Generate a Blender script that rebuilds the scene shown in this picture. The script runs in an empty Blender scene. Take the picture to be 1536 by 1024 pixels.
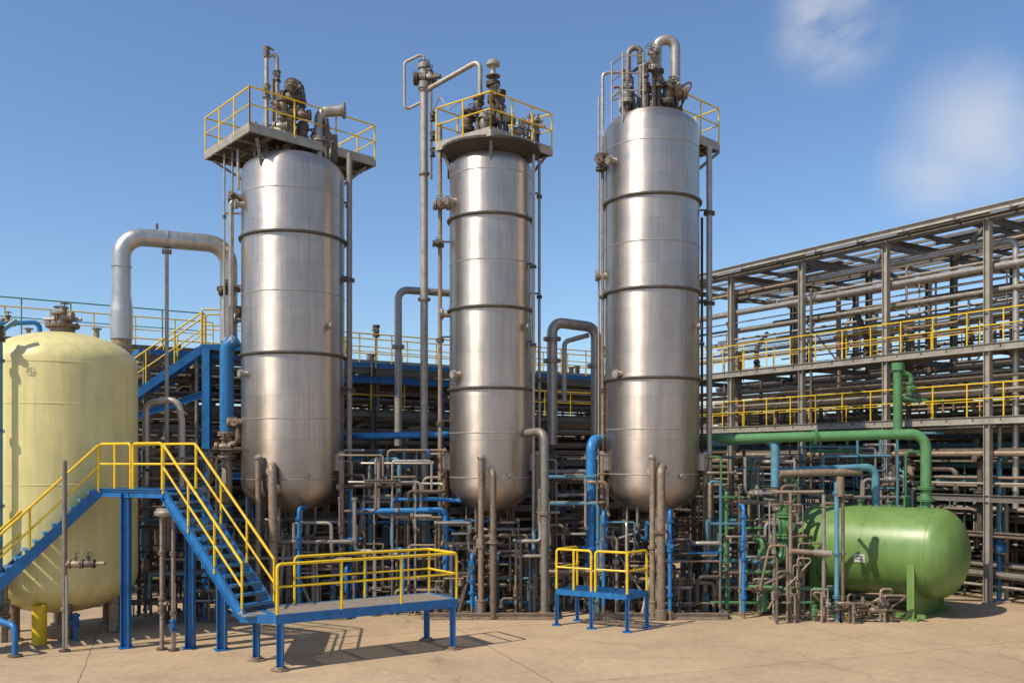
import bpy, math, random
from mathutils import Vector, Matrix
random.seed(7)
V=Vector
sc=bpy.context.scene
U=V((.842,.539,0)).normalized(); W=V((-U.y,U.x,0)); Z=V((0,0,1)); XA=V((1,0,0)); YA=V((0,1,0))

# ------------------------------------------------------------ materials
def mat(name,col,rough=.5,metal=0.,var=.25,scale=3.,rust=0.,rustcol=(.16,.075,.035),island=0.,bump=.15,streak=0.,spec=.5):
    m=bpy.data.materials.new(name); m.use_nodes=True
    nt=m.node_tree; N=nt.nodes; L=nt.links
    b=N['Principled BSDF']
    tc=N.new('ShaderNodeTexCoord')
    mp=N.new('ShaderNodeMapping'); L.new(tc.outputs['Object'],mp.inputs[0])
    n1=N.new('ShaderNodeTexNoise'); n1.inputs['Scale'].default_value=scale; n1.inputs['Detail'].default_value=7; n1.inputs['Roughness'].default_value=.65
    L.new(mp.outputs[0],n1.inputs['Vector'])
    r=N.new('ShaderNodeMapRange'); r.inputs[1].default_value=.3; r.inputs[2].default_value=.72
    r.inputs[3].default_value=1-var; r.inputs[4].default_value=1+var*.45
    L.new(n1.outputs['Fac'],r.inputs[0])
    fac=r.outputs[0]
    if streak>0:
        mp2=N.new('ShaderNodeMapping'); mp2.inputs['Scale'].default_value=(6,6,.35); L.new(tc.outputs['Object'],mp2.inputs[0])
        n3=N.new('ShaderNodeTexNoise'); n3.inputs['Scale'].default_value=1.; n3.inputs['Detail'].default_value=5; L.new(mp2.outputs[0],n3.inputs['Vector'])
        r3=N.new('ShaderNodeMapRange'); r3.inputs[1].default_value=.35; r3.inputs[2].default_value=.7; r3.inputs[3].default_value=1; r3.inputs[4].default_value=1-streak
        L.new(n3.outputs['Fac'],r3.inputs[0])
        mm=N.new('ShaderNodeMath'); mm.operation='MULTIPLY'; L.new(fac,mm.inputs[0]); L.new(r3.outputs[0],mm.inputs[1]); fac=mm.outputs[0]
    if island>0:
        g=N.new('ShaderNodeNewGeometry')
        r2=N.new('ShaderNodeMapRange'); r2.inputs[3].default_value=1-island; r2.inputs[4].default_value=1+island
        L.new(g.outputs['Random Per Island'],r2.inputs[0])
        mm=N.new('ShaderNodeMath'); mm.operation='MULTIPLY'; L.new(fac,mm.inputs[0]); L.new(r2.outputs[0],mm.inputs[1]); fac=mm.outputs[0]
    vm=N.new('ShaderNodeVectorMath'); vm.operation='SCALE'; vm.inputs[0].default_value=col
    L.new(fac,vm.inputs['Scale'])
    out=vm.outputs[0]
    if rust>0:
        n2=N.new('ShaderNodeTexNoise'); n2.inputs['Scale'].default_value=scale*2.3; n2.inputs['Detail'].default_value=9; n2.inputs['Roughness'].default_value=.75
        L.new(mp.outputs[0],n2.inputs['Vector'])
        rr=N.new('ShaderNodeMapRange'); rr.inputs[1].default_value=.66-rust*.3; rr.inputs[2].default_value=.78-rust*.2
        L.new(n2.outputs['Fac'],rr.inputs[0])
        mx=N.new('ShaderNodeMix'); mx.data_type='RGBA'
        L.new(rr.outputs[0],mx.inputs[0]); L.new(out,mx.inputs[6]); mx.inputs[7].default_value=(*rustcol,1)
        out=mx.outputs[2]
    L.new(out,b.inputs['Base Color'])
    b.inputs['Metallic'].default_value=metal
    rg=N.new('ShaderNodeMapRange'); rg.inputs[3].default_value=max(.05,rough-.1); rg.inputs[4].default_value=min(1,rough+.14)
    L.new(n1.outputs['Fac'],rg.inputs[0]); L.new(rg.outputs[0],b.inputs['Roughness'])
    b.inputs['Specular IOR Level'].default_value=spec
    if bump>0:
        bp=N.new('ShaderNodeBump'); bp.inputs['Strength'].default_value=bump; bp.inputs['Distance'].default_value=.01
        L.new(n1.outputs['Fac'],bp.inputs['Height']); L.new(bp.outputs[0],b.inputs['Normal'])
    return m

def column_mat():
    m=bpy.data.materials.new('brushed_stainless_shell'); m.use_nodes=True
    nt=m.node_tree; N=nt.nodes; L=nt.links; b=N['Principled BSDF']
    tc=N.new('ShaderNodeTexCoord'); sp=N.new('ShaderNodeSeparateXYZ'); L.new(tc.outputs['Object'],sp.inputs[0])
    at=N.new('ShaderNodeMath'); at.operation='ARCTAN2'; L.new(sp.outputs[0],at.inputs[0]); L.new(sp.outputs[1],at.inputs[1])
    cb=N.new('ShaderNodeCombineXYZ'); L.new(at.outputs[0],cb.inputs[0]); L.new(sp.outputs[2],cb.inputs[1])
    br=N.new('ShaderNodeTexBrick'); br.inputs['Scale'].default_value=1; br.inputs['Brick Width'].default_value=1.05; br.inputs['Row Height'].default_value=1.27
    br.inputs['Mortar Size'].default_value=.006; br.inputs['Mortar Smooth'].default_value=.3; br.inputs['Color1'].default_value=(.88,.88,.88,1); br.inputs['Color2'].default_value=(1,1,1,1); br.inputs['Mortar'].default_value=(.66,.64,.61,1)
    L.new(cb.outputs[0],br.inputs['Vector'])
    mp=N.new('ShaderNodeMapping'); mp.inputs['Scale'].default_value=(14,14,.5); L.new(tc.outputs['Object'],mp.inputs[0])
    n=N.new('ShaderNodeTexNoise'); n.inputs['Scale'].default_value=1; n.inputs['Detail'].default_value=6; n.inputs['Roughness'].default_value=.6; L.new(mp.outputs[0],n.inputs['Vector'])
    r=N.new('ShaderNodeMapRange'); r.inputs[1].default_value=.3; r.inputs[2].default_value=.7; r.inputs[3].default_value=.84; r.inputs[4].default_value=1.06; L.new(n.outputs['Fac'],r.inputs[0])
    n2=N.new('ShaderNodeTexNoise'); n2.inputs['Scale'].default_value=1.1; n2.inputs['Detail'].default_value=8; n2.inputs['Roughness'].default_value=.65; L.new(tc.outputs['Object'],n2.inputs['Vector'])
    r2=N.new('ShaderNodeMapRange'); r2.inputs[1].default_value=.3; r2.inputs[2].default_value=.7; r2.inputs[3].default_value=.84; r2.inputs[4].default_value=1.05; L.new(n2.outputs['Fac'],r2.inputs[0])
    mu=N.new('ShaderNodeMath'); mu.operation='MULTIPLY'; L.new(r.outputs[0],mu.inputs[0]); L.new(r2.outputs[0],mu.inputs[1])
    gz=N.new('ShaderNodeMapRange'); gz.inputs[1].default_value=2.9; gz.inputs[2].default_value=5.8; gz.inputs[3].default_value=1; gz.inputs[4].default_value=0; L.new(sp.outputs[2],gz.inputs[0])
    gm=N.new('ShaderNodeMath'); gm.operation='MULTIPLY'; L.new(gz.outputs[0],gm.inputs[0]); L.new(n.outputs['Fac'],gm.inputs[1])
    base=N.new('ShaderNodeMix'); base.data_type='RGBA'; L.new(gm.outputs[0],base.inputs[0]); base.inputs[6].default_value=(.66,.575,.495,1); base.inputs[7].default_value=(.30,.20,.13,1)
    mx=N.new('ShaderNodeMix'); mx.data_type='RGBA'; mx.blend_type='MULTIPLY'; mx.inputs[0].default_value=1; L.new(base.outputs[2],mx.inputs[6]); L.new(br.outputs['Color'],mx.inputs[7])
    vm=N.new('ShaderNodeVectorMath'); vm.operation='SCALE'; L.new(mx.outputs[2],vm.inputs[0]); L.new(mu.outputs[0],vm.inputs['Scale'])
    L.new(vm.outputs[0],b.inputs['Base Color'])
    b.inputs['Metallic'].default_value=.94
    tg=N.new('ShaderNodeTangent'); tg.direction_type='RADIAL'; tg.axis='Z'; L.new(tg.outputs[0],b.inputs['Tangent'])
    b.inputs['Anisotropic'].default_value=.75; b.inputs['Anisotropic Rotation'].default_value=.25
    rg=N.new('ShaderNodeMapRange'); rg.inputs[1].default_value=.3; rg.inputs[2].default_value=.7; rg.inputs[3].default_value=.38; rg.inputs[4].default_value=.47; L.new(n2.outputs['Fac'],rg.inputs[0]); L.new(rg.outputs[0],b.inputs['Roughness'])
    bp=N.new('ShaderNodeBump'); bp.inputs['Strength'].default_value=.25; bp.inputs['Distance'].default_value=.01; L.new(br.outputs['Color'],bp.inputs['Height'])
    bp2=N.new('ShaderNodeBump'); bp2.inputs['Strength'].default_value=.10; bp2.inputs['Distance'].default_value=.02; L.new(n2.outputs['Fac'],bp2.inputs['Height']); L.new(bp.outputs[0],bp2.inputs['Normal'])
    bp3=N.new('ShaderNodeBump'); bp3.inputs['Strength'].default_value=.10; bp3.inputs['Distance'].default_value=.01; L.new(n.outputs['Fac'],bp3.inputs['Height']); L.new(bp2.outputs[0],bp3.inputs['Normal'])
    L.new(bp3.outputs[0],b.inputs['Normal'])
    return m

M={}
M['shell']=column_mat()
M['ring']=mat('ring_steel',(.13,.12,.105),.55,.4,.25,4,.3)
M['steel']=mat('galvanised_steel',(.42,.38,.335),.42,.6,.25,4,.3,island=.15)
M['silver']=mat('silver_insulation_cladding',(.55,.525,.49),.40,.75,.2,2.5,.12,streak=.2)
M['brown']=mat('weathered_pipe',(.31,.235,.17),.55,.3,.35,5,.5,island=.35)
M['grey']=mat('grey_pipe',(.34,.305,.26),.5,.35,.3,5,.3,island=.35)
M['dark']=mat('dark_pipe',(.125,.10,.077),.58,.3,.4,5,.4,island=.5)
M['rack']=mat('rack_steel',(.21,.188,.16),.58,.3,.3,3,.3,island=.2)
M['rackl']=mat('rack_steel_light',(.40,.36,.30),.55,.25,.3,3,.25,island=.15)
M['under']=mat('soffit_painted_shade',(.07,.06,.05),.7,.2,.3,3,.25)  # shade beneath the top decks, painted in as a near-black base colour
M['blue']=mat('blue_paint',(.014,.165,.43),.42,0,.3,5,.2,streak=.25)
M['bpipe']=mat('blue_pipe_paint',(.02,.17,.42),.40,0,.3,4,.22,island=.2)
M['teal']=mat('pale_blue_pipe_paint',(.09,.23,.30),.45,0,.3,4,.25,island=.25)
M['yellow']=mat('yellow_rail_paint',(.82,.53,.012),.45,0,.25,8,.15,(.25,.15,.05))
M['cream']=mat('cream_tank_paint',(.76,.66,.285),.36,0,.12,1.2,.05,(.38,.28,.13),streak=.16,bump=.05)
M['green']=mat('green_tank_paint',(.155,.265,.07),.34,0,.18,1.5,.08,(.09,.12,.045),streak=.18,bump=.05)
M['gpipe']=mat('green_pipe_paint',(.085,.225,.085),.42,0,.25,4,.2,island=.15)
M['rust']=mat('rusty_cladding',(.38,.28,.19),.6,.2,.4,6,.6)
M['plate']=mat('nameplate',(.7,.68,.62),.4,.1,.4,30,.2)
M['grate']=mat('grating_steel',(.34,.30,.25),.55,.3,.3,5,.3)
M['conc']=mat('plinth_concrete',(.36,.31,.25),.85,0,.3,3,.1,(.2,.15,.1))

# ------------------------------------------------------------ mesh building
class Part:
    def __init__(s,name): s.name=name; s.v=[]; s.f=[]; s.m=[]; s.mats=[]
    def mi(s,k):
        if k not in s.mats: s.mats.append(k)
        return s.mats.index(k)
    def add(s,vs,fs,k):
        o=len(s.v); s.v.extend([tuple(p) for p in vs]); i=s.mi(k)
        for f in fs: s.f.append(tuple(a+o for a in f)); s.m.append(i)
    def sweep(s,pts,r,k,n=10,cap=True,radii=None):
        pts=[V(p) for p in pts]
        q=[pts[0]]; rr=[radii[0]] if radii else None
        for i,p in enumerate(pts[1:]):
            if (p-q[-1]).length>1e-5:
                q.append(p)
                if radii: rr.append(radii[i+1])
        pts=q
        if len(pts)<2: return
        vs=[];prev=None
        for i,p in enumerate(pts):
            if i==0: t=pts[1]-pts[0]
            elif i==len(pts)-1: t=pts[-1]-pts[-2]
            else: t=(pts[i+1]-p).normalized()+(p-pts[i-1]).normalized()
            if t.length<1e-6: t=pts[i]-pts[i-1]
            t.normalize()
            if prev is None:
                a=Z if abs(t.z)<.9 else XA
                e=t.cross(a).normalized()
            else:
                e=prev-t*prev.dot(t)
                if e.length<1e-5: e=t.cross(Z if abs(t.z)<.9 else XA)
                e.normalize()
            prev=e; g=t.cross(e); R=rr[i] if radii else r
            for j in range(n):
                a=2*math.pi*j/n; vs.append(p+e*(R*math.cos(a))+g*(R*math.sin(a)))
        fs=[]
        for i in range(len(pts)-1):
            for j in range(n):
                k2=(j+1)%n; fs.append((i*n+j,i*n+k2,(i+1)*n+k2,(i+1)*n+j))
        if cap:
            fs.append(tuple(range(n-1,-1,-1))); fs.append(tuple((len(pts)-1)*n+j for j in range(n)))
        s.add(vs,fs,k)
    def tube(s,a,b,r,k,n=10,r2=None): 
        s.sweep([a,b],r,k,n,True,[r,r2] if r2 is not None else None)
    def pipe(s,path,r,k,bend=None,n=10,seg=5):
        P=[V(path[0])]
        for q in path[1:]:
            if (V(q)-P[-1]).length>1e-3: P.append(V(q))
        if len(P)<2: return
        if bend is None: bend=r*2.6
        out=[P[0]]
        for i in range(1,len(P)-1):
            a=P[i-1]-P[i]; b=P[i+1]-P[i]; la,lb=a.length,b.length
            a.normalize(); b.normalize()
            ang=a.angle(b)
            if ang>3.1: out.append(P[i]); continue
            if ang<.15: out.append(P[i]); continue
            d=min(bend/max(math.tan(ang/2),.05),la*.48,lb*.48)
            p0=P[i]+a*d; p1=P[i]+b*d
            rr=d*math.tan(ang/2); bis=(a+b).normalized(); c=P[i]+bis*(d/math.cos(ang/2))
            v0=p0-c; v1=p1-c
            if v0.length<1e-5: out.append(P[i]); continue
            for q in range(seg+1):
                t=q/seg; 
                w=v0.lerp(v1,t)
                # slerp
                th=v0.angle(v1)
                if th>1e-4: w=v0*(math.sin((1-t)*th)/math.sin(th))+v1*(math.sin(t*th)/math.sin(th))
                out.append(c+w)
        out.append(P[-1])
        s.sweep(out,r,k,n)
    def box(s,c,sz,k,ang=0.,ax=None):
        c=V(c)
        if ax is None: ax=(V((math.cos(ang),math.sin(ang),0)),V((-math.sin(ang),math.cos(ang),0)),Z)
        vs=[c+ax[0]*(x*sz[0]/2)+ax[1]*(y*sz[1]/2)+ax[2]*(z*sz[2]/2) for x in(-1,1) for y in(-1,1) for z in(-1,1)]
        s.add(vs,[(0,1,3,2),(4,6,7,5),(0,4,5,1),(2,3,7,6),(0,2,6,4),(1,5,7,3)],k)
    def frame(s,a,b,up=None):
        t=(V(b)-V(a)).normalized()
        upv=V(up) if up else (Z if abs(t.z)<.95 else U)
        sd=t.cross(upv).normalized(); up2=sd.cross(t)
        return t,sd,up2
    def beam(s,a,b,w,h,k,up=None):
        a=V(a);b=V(b); t,sd,u2=s.frame(a,b,up)
        s.box((a+b)/2,((b-a).length,w,h),k,ax=(t,sd,u2))
    def ibeam(s,a,b,w,h,k,t=.018,up=None):
        a=V(a);b=V(b); d,sd,u2=s.frame(a,b,up); L=(b-a).length; c=(a+b)/2
        s.box(c+u2*(h/2-t/2),(L,w,t),k,ax=(d,sd,u2)); s.box(c-u2*(h/2-t/2),(L,w,t),k,ax=(d,sd,u2))
        s.box(c,(L,t,h-2*t),k,ax=(d,sd,u2))
    def channel(s,a,b,w,h,k,side=1,t=.015,up=None):
        a=V(a);b=V(b); d,sd,u2=s.frame(a,b,up); L=(b-a).length; c=(a+b)/2
        s.box(c+u2*(h/2-t/2),(L,w,t),k,ax=(d,sd,u2)); s.box(c-u2*(h/2-t/2),(L,w,t),k,ax=(d,sd,u2))
        s.box(c+sd*(side*(w/2-t/2)),(L,t,h-2*t),k,ax=(d,sd,u2))
    def lathe(s,c,prof,k,n=64,axis=None):
        c=V(c); ax=V(axis).normalized() if axis is not None else Z
        e=ax.cross(Z if abs(ax.z)<.9 else YA).normalized(); g=ax.cross(e)
        vs=[];idx=[]
        for (r,z) in prof:
            if r<1e-5: idx.append([len(vs)]*n); vs.append(c+ax*z)
            else:
                idx.append([len(vs)+j for j in range(n)])
                for j in range(n):
                    a=2*math.pi*j/n; vs.append(c+ax*z+e*(r*math.cos(a))+g*(r*math.sin(a)))
        fs=[]
        for i in range(len(prof)-1):
            A,B=idx[i],idx[i+1]
            for j in range(n):
                q=(j+1)%n
                f=[A[j],A[q],B[q],B[j]]; g2=[]
                for x in f:
                    if x not in g2: g2.append(x)
                if len(g2)>=3: fs.append(tuple(g2))
        s.add(vs,fs,k)
    def flange(s,p,d,r,k,t=.03,double=True):
        p=V(p);d=V(d).normalized()
        if double:
            s.tube(p-d*(t*1.25),p-d*(t*.2),r,k,12); s.tube(p+d*(t*.2),p+d*(t*1.25),r,k,12)
        else: s.tube(p-d*t/2,p+d*t/2,r,k,12)
        e=d.cross(Z if abs(d.z)<.9 else XA).normalized(); g=d.cross(e)
        if r>.12:
            for j in range(8):
                a=math.pi*j/4; q=p+(e*math.cos(a)+g*math.sin(a))*(r*.84)
                s.tube(q-d*t*1.9,q+d*t*1.9,.012,'dark',5)
    def torus(s,c,nr,R,r,k,n=16,m=6):
        c=V(c);nr=V(nr).normalized(); e=nr.cross(Z if abs(nr.z)<.9 else XA).normalized(); g=nr.cross(e); vs=[];fs=[]
        for i in range(n):
            a=2*math.pi*i/n; d=e*math.cos(a)+g*math.sin(a)
            for j in range(m):
                b=2*math.pi*j/m; vs.append(c+d*(R+r*math.cos(b))+nr*(r*math.sin(b)))
        for i in range(n):
            for j in range(m):
                fs.append((i*m+j,((i+1)%n)*m+j,((i+1)%n)*m+(j+1)%m,i*m+(j+1)%m))
        s.add(vs,fs,k)
    def valve(s,p,d,r,k,stem=None,wheel='dark'):
        p=V(p);d=V(d).normalized(); 
        st=V(stem).normalized() if stem is not None else (Z if abs(d.z)<.5 else V((0,-1,0)))
        s.flange(p-d*r*2.2,d,r*1.75,k,r*.4); s.flange(p+d*r*2.2,d,r*1.75,k,r*.4)
        s.sweep([p-d*r*2.2,p-d*r,p,p+d*r,p+d*r*2.2],r,k,10,True,[r,r*1.3,r*1.6,r*1.3,r])
        s.tube(p,p+st*r*2.6,r*.8,k,8); s.tube(p+st*r*2.6,p+st*r*3,r*1.25,k,10); s.tube(p+st*r*3,p+st*r*4.6,r*.22,k,6)
        if random.random()<.35:
            s.tube(p+st*r*3,p+st*r*4.4,r*.9,k,12); return
        s.torus(p+st*r*4.3,st,r*1.35,r*.13,wheel,12,5)
        e=st.cross(XA if abs(st.x)<.9 else YA).normalized(); s.tube(p+st*r*4.3-e*r*1.3,p+st*r*4.3+e*r*1.3,r*.1,wheel,5)
        g=st.cross(e); s.tube(p+st*r*4.3-g*r*1.3,p+st*r*4.3+g*r*1.3,r*.1,wheel,5)
    def rail(s,path,h=1.1,r=.026,k='yellow',step=1.3,mids=(.55,),toe=False,closed=False,posts=True,ends=True):
        P=[V(p) for p in path]
        if closed: P=P+[P[0]]
        up=[p+Z*h for p in P]
        if ends and not closed: s.pipe([P[0]]+up+[P[-1]],r,k,bend=.09,n=8,seg=4)
        else: s.pipe(up,r,k,bend=.08,n=8)
        for mfrac in mids: s.pipe([p+Z*h*mfrac for p in P],r*.8,k,bend=.05,n=6)
        for i in range(len(P)-1):
            L=(P[i+1]-P[i]).length; n=max(1,round(L/step))
            for j in range(0,n+1):
                if ends and not closed and ((i==0 and j==0) or (i==len(P)-2 and j==n)): continue
                if j==0 and i>0: continue
                q=P[i].lerp(P[i+1],j/n); s.tube(q,q+Z*h,r,k,7)
            if toe:
                s.beam(P[i]+Z*.06,P[i+1]+Z*.06,.008,.09,'rackl')

class Obj:
    def __init__(s,name,loc=(0,0,0)):
        s.e=bpy.data.objects.new(name,None); sc.collection.objects.link(s.e); s.loc=V(loc); s.e.location=s.loc; s.e.empty_display_size=.3; s.parts=[]
    def part(s,name): p=Part(name); s.parts.append(p); return p
    def done(s):
        for p in s.parts:
            if not p.v: continue
            me=bpy.data.meshes.new(p.name); l=s.loc
            me.from_pydata([(a[0]-l.x,a[1]-l.y,a[2]-l.z) for a in p.v],[],p.f)
            for k in p.mats: me.materials.append(M[k])
            me.polygons.foreach_set('material_index',p.m); me.polygons.foreach_set('use_smooth',[True]*len(p.f))
            me.update(); me.set_sharp_from_angle(angle=math.radians(38))
            o=bpy.data.objects.new(p.name,me); sc.collection.objects.link(o); o.parent=s.e
ro=random.uniform

def deck(p,A,B,C,z,k='grate',frame='rack',joists=True,thick=.16):
    """parallelogram deck: A near corner, B and C neighbours"""
    A=V((*A,z));B=V((*B,z));C=V((*C,z));D=B+C-A
    vs=[A,B,D,C]; vs2=[q-Z*.03 for q in vs]
    o=vs+vs2
    p.add(o,[(0,1,2,3),(0,4,5,1),(1,5,6,2),(2,6,7,3),(3,7,4,0)],k); p.add(vs2,[(3,2,1,0)],'under' if joists else k)  # joisted decks get the painted-shade colour on their lower face
    for a,b in ((A,B),(B,D),(D,C),(C,A)):
        n=(b-a).normalized()
        p.channel(a-Z*(thick/2+.0)-n*.02,b-Z*(thick/2)+n*.02,.06,thick+.02,frame)
    if joists:
        for i in range(1,6):
            t=i/6; p.ibeam(A.lerp(B,t)-Z*.10,C.lerp(D,t)-Z*.10,.07,.13,'rack')
        for i in range(1,4):
            t=i/4; p.beam(A.lerp(C,t)-Z*.19,B.lerp(D,t)-Z*.19,.06,.05,'rack')
    return A,B,D,C

def grating(p,A,B,C,z,k='grate',sp=.085):
    A=V((*A,z));B=V((*B,z));C=V((*C,z));D=B+C-A
    n=int((B-A).length/sp)
    for i in range(n+1):
        t=i/n; p.beam(A.lerp(B,t)-Z*.02,C.lerp(D,t)-Z*.02,.038,.03,k)
    m=int((C-A).length/.35)
    for i in range(m+1):
        t=i/m; p.beam(A.lerp(C,t)-Z*.05,B.lerp(D,t)-Z*.05,.02,.03,k)
    return A,B,D,C

# ------------------------------------------------------------ distillation columns
def dome(R,zt,zp,up=True,n=10):
    o=[]
    for i in range(n+1):
        a=math.pi/2*i/n
        o.append((R*math.cos(a) if i<n else 0, zt+(zp-zt)*math.sin(a)))
    return o
def column(x,y,R,zb,zbt,ztt,zt,rings,seams,legang):
    G=Obj('distillation_column',(x,y,0)); s=G.part('shell'); c=V((x,y,0))
    bot=dome(R,zbt,zb); bot=bot[::-1]; top=dome(R,ztt,zt)
    s.lathe(c,bot+[(R,ztt)]+top[1:],'shell',96)
    r=G.part('stiffening_rings')
    for z in rings:
        r.lathe(c,[(R-.01,z-.08),(R+.035,z-.07),(R+.08,z-.04),(R+.085,z),(R+.03,z+.012),(R+.022,z+.02)],'ring',96)
        r.lathe(c,[(R+.021,z+.014),(R+.02,z+.10),(R-.01,z+.11)],'shell',96)
    for z in seams:
        r.lathe(c,[(R-.005,z-.022),(R+.009,z-.012),(R+.011,z),(R+.009,z+.012),(R-.005,z+.022)],'steel',96)
    l=G.part('support_legs')
    for i,a in enumerate(legang):
        a=math.radians(a); d=V((math.cos(a),math.sin(a),0)); p=c+d*(R+.17); hz=zbt+.75+.12*(i%2)
        l.tube(p,p+Z*hz,.085,'brown',12); l.lathe(p+Z*hz,[(.085,0),(.115,.0),(.115,.05),(.06,.10),(0,.12)],'steel',14)
        l.box(c+d*(R+.05)+Z*(hz-.22),(.22,.16,.5),'steel',ang=a); l.box(c+d*(R+.10)+Z*(hz+.02),(.26,.22,.03),'steel',ang=a)
        l.tube(p,p+Z*.5,.125,'brown',12); l.tube(p+Z*.5,p+Z*.53,.15,'brown',12)
        l.box(p+Z*.03,(.42,.42,.06),'brown',ang=.3); l.flange(p+Z*(hz*.45),Z,.13,'brown')
        for b in range(4):
            q=p+V((.15*(1 if b&1 else -1),.15*(1 if b&2 else -1),.05)); l.tube(q,q+Z*.07,.015,'dark',6)
    n=G.part('nozzles')
    for (a,z,rr,ln) in ((-100,zbt+.4,.07,.16),(-62,zbt+.25,.05,.12),(-140,zbt+3.2,.08,.2),(-35,zbt+4.6,.06,.16),(-150,ztt-1.0,.09,.22),(178,ztt-4.2,.11,.28)):
        a=math.radians(a); d=V((math.cos(a),math.sin(a),0)); q=c+d*(R-.03)+Z*z
        if rr>.055 and ln>.19 or ln<.17: n.tube(q,q+d*ln,rr,'steel',12); n.flange(q+d*ln,d,rr*1.6,'grey')
    n.pipe([c+Z*(zb+.1),c+Z*(zb-.7),c+Z*(zb-.7)+V((.1,-1.0,0)),c+V((.1,-1.0,.3))],.11,'brown'); n.flange(c+Z*(zb-.15),Z,.2,'brown')
    for i in range(7):
        a=ro(0,6.28); q=c+V((math.cos(a),math.sin(a),0))*R*.6; n.pipe([q+Z*(zb+.25),q+Z*(zb-.5-ro(0,.6)),q+Z*(zb-.8)+V((ro(-.9,.9),ro(-.6,.2),0)),V((q.x+ro(-.5,.5),q.y-.3,.1))],ro(.03,.06),random.choice(['brown','grey','dark']))
    b=G.part('base_skid')
    for sx,sy in ((1,0),(0,1)):
        for t in(-1,1):
            a1=c+(V((-1.9,t*1.6,.1)) if sx else V((t*1.9,-1.5,.1))); a2=c+(V((1.9,t*1.6,.1)) if sx else V((t*1.9,1.5,.1)))
            b.ibeam(a1,a2,.12,.18,'brown')
    return G,c

def clamp_riser(p,x,y,z0,z1,r,k,c,R,zs):
    p.tube((x,y,z0),(x,y,z1),r,k,10)
    for z in zs:
        p.flange((x,y,z),Z,r*1.9,'dark',.035)
        d=(V((c.x,c.y,0))-V((x,y,0))); L=d.length-R; d.normalize()
        p.beam(V((x,y,z+.1)),V((x,y,z+.1))+d*(L+.02),.04,.05,'dark')

# column 1
G,c=column(-6.56,28,1.51,2.94,3.8,12.95,13.66,[11.06,7.6],[12.3,9.35,5.7,3.95],[-112,-22,65,155])
D=G.part('top_platform')
A,B,DD,C=deck(D,(-7.35,26.15),(-4.30,29.25),(-9.40,28.6),13.88,frame='rackl')
for q,t in ((A,1),(B,1),(C,1),(DD,1)):
    d=(c-V((q.x,q.y,0))); d.normalize(); w=c-d*1.48; D.beam(q-Z*.25-d*-.3,w+Z*12.9,.06,.08,'rack')
R_=G.part('platform_railing'); R_.rail([A,B,DD,C],closed=True,step=1.25,toe=True)
T=G.part('top_piping')
T.pipe([(-7.26,27.6,13.3),(-7.26,27.6,16.45),(-6.98,27.7,16.55),(-6.98,27.8,13.4)],.065,'grey'); T.pipe([(-7.14,27.9,13.3),(-7.14,27.9,15.9)],.05,'dark')
T.tube((-7.26,27.6,16.4),(-7.26,27.6,16.72),.09,'dark'); T.valve((-7.26,27.6,15.4),Z,.07,'grey'); T.valve((-6.98,27.75,15.9),Z,.06,'dark'); T.tube((-7.2,27.6,16.7),(-7.05,27.6,16.62),.03,'dark')
def stack(p,x,y,z0,z1,r,k='grey'):
    prof=[(0,z0)];z=z0;i=0
    while z<z1:
        rr=r*random.choice([.55,.8,1,1.25,.7]); h=ro(.06,.2); prof+= [(rr,z),(rr,min(z+h,z1))]; z+=h
    prof.append((0,z1)); p.lathe((x,y,0),prof,k,18)
stack(T,-6.62,27.7,13.5,14.9,.2,'brown'); stack(T,-6.50,27.7,14.9,15.75,.2,'dark'); stack(T,-6.25,27.9,13.5,14.6,.14,'dark')
T.valve((-6.50,27.6,15.2),XA,.13,'dark',stem=(.2,-.8,.5)); T.valve((-6.75,27.5,14.9),Z,.1,'brown',stem=(-.6,-.7,0))
T.tube((-6.9,27.7,14.85),(-6.3,27.7,14.85),.12,'grey'); T.valve((-6.2,27.6,14.7),XA,.09,'dark'); T.valve((-6.8,27.4,14.3),XA,.08,'grey'); T.tube((-6.5,27.7,15.5),(-6.2,27.6,15.5),.12,'dark')
T.pipe([(-5.78,28,13.2),(-5.78,28,14.95),(-5.05,28.1,15.02)],.165,'steel',bend=.3,n=16); T.flange((-5.07,28.1,15.02),XA,.24,'grey'); T.flange((-5.78,28,14.1),Z,.26,'grey',.05); T.tube((-5.55,27.9,13.4),(-5.55,27.9,14.7),.07,'dark')
T.tube((-5.4,28.2,13.5),(-5.4,28.2,14.3),.13,'dark'); T.tube((-7.6,27.6,13.5),(-7.6,27.6,14.5),.05,'steel'); T.lathe((-6.8,26.95,13.98),[(0,0),(.13,0),(.13,.05),(0,.09)],'cream',14,axis=(.3,-1,.5))
for i in range(18):
    x=ro(-7.5,-5.4); T.pipe([(x,ro(27.2,28.6),13.5),(x,28,14+ro(0,.6)),(x+ro(-.5,.5),28,14+ro(0,.8))],ro(.02,.045),random.choice(['dark','grey','brown']))
S=G.part('side_piping')
clamp_riser(S,-8.63,28.0,8.2,13.7,.03,'grey',c,1.5,[11.8]); clamp_riser(S,-8.33,27.8,8.0,13.7,.03,'grey',c,1.5,[9.6])
S.pipe([(-8.1,27.6,13.7),(-8.1,27.6,12.5)],.05,'steel')
S.pipe([(-7.85,27.7,12.2),(-8.28,27.5,12.2),(-8.28,27.5,9.0)],.08,'steel'); S.valve((-8.08,27.6,12.2),XA,.1,'dark',stem=(-.3,-.9,.2))
clamp_riser(S,-4.88,28,2.1,13.7,.085,'grey',c,1.5,[9.9,6.6,4.0]); clamp_riser(S,-4.98,28.3,8,13.7,.04,'dark',c,1.5,[12.2])
S.pipe([(-6.9,26.7,4.35),(-6.75,26.25,4.35),(-6.68,26.25,.05)],.12,'brown'); S.flange((-6.68,26.25,2.3),Z,.18,'brown'); S.tube((-6.68,26.25,0),(-6.68,26.25,.25),.2,'brown')
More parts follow.
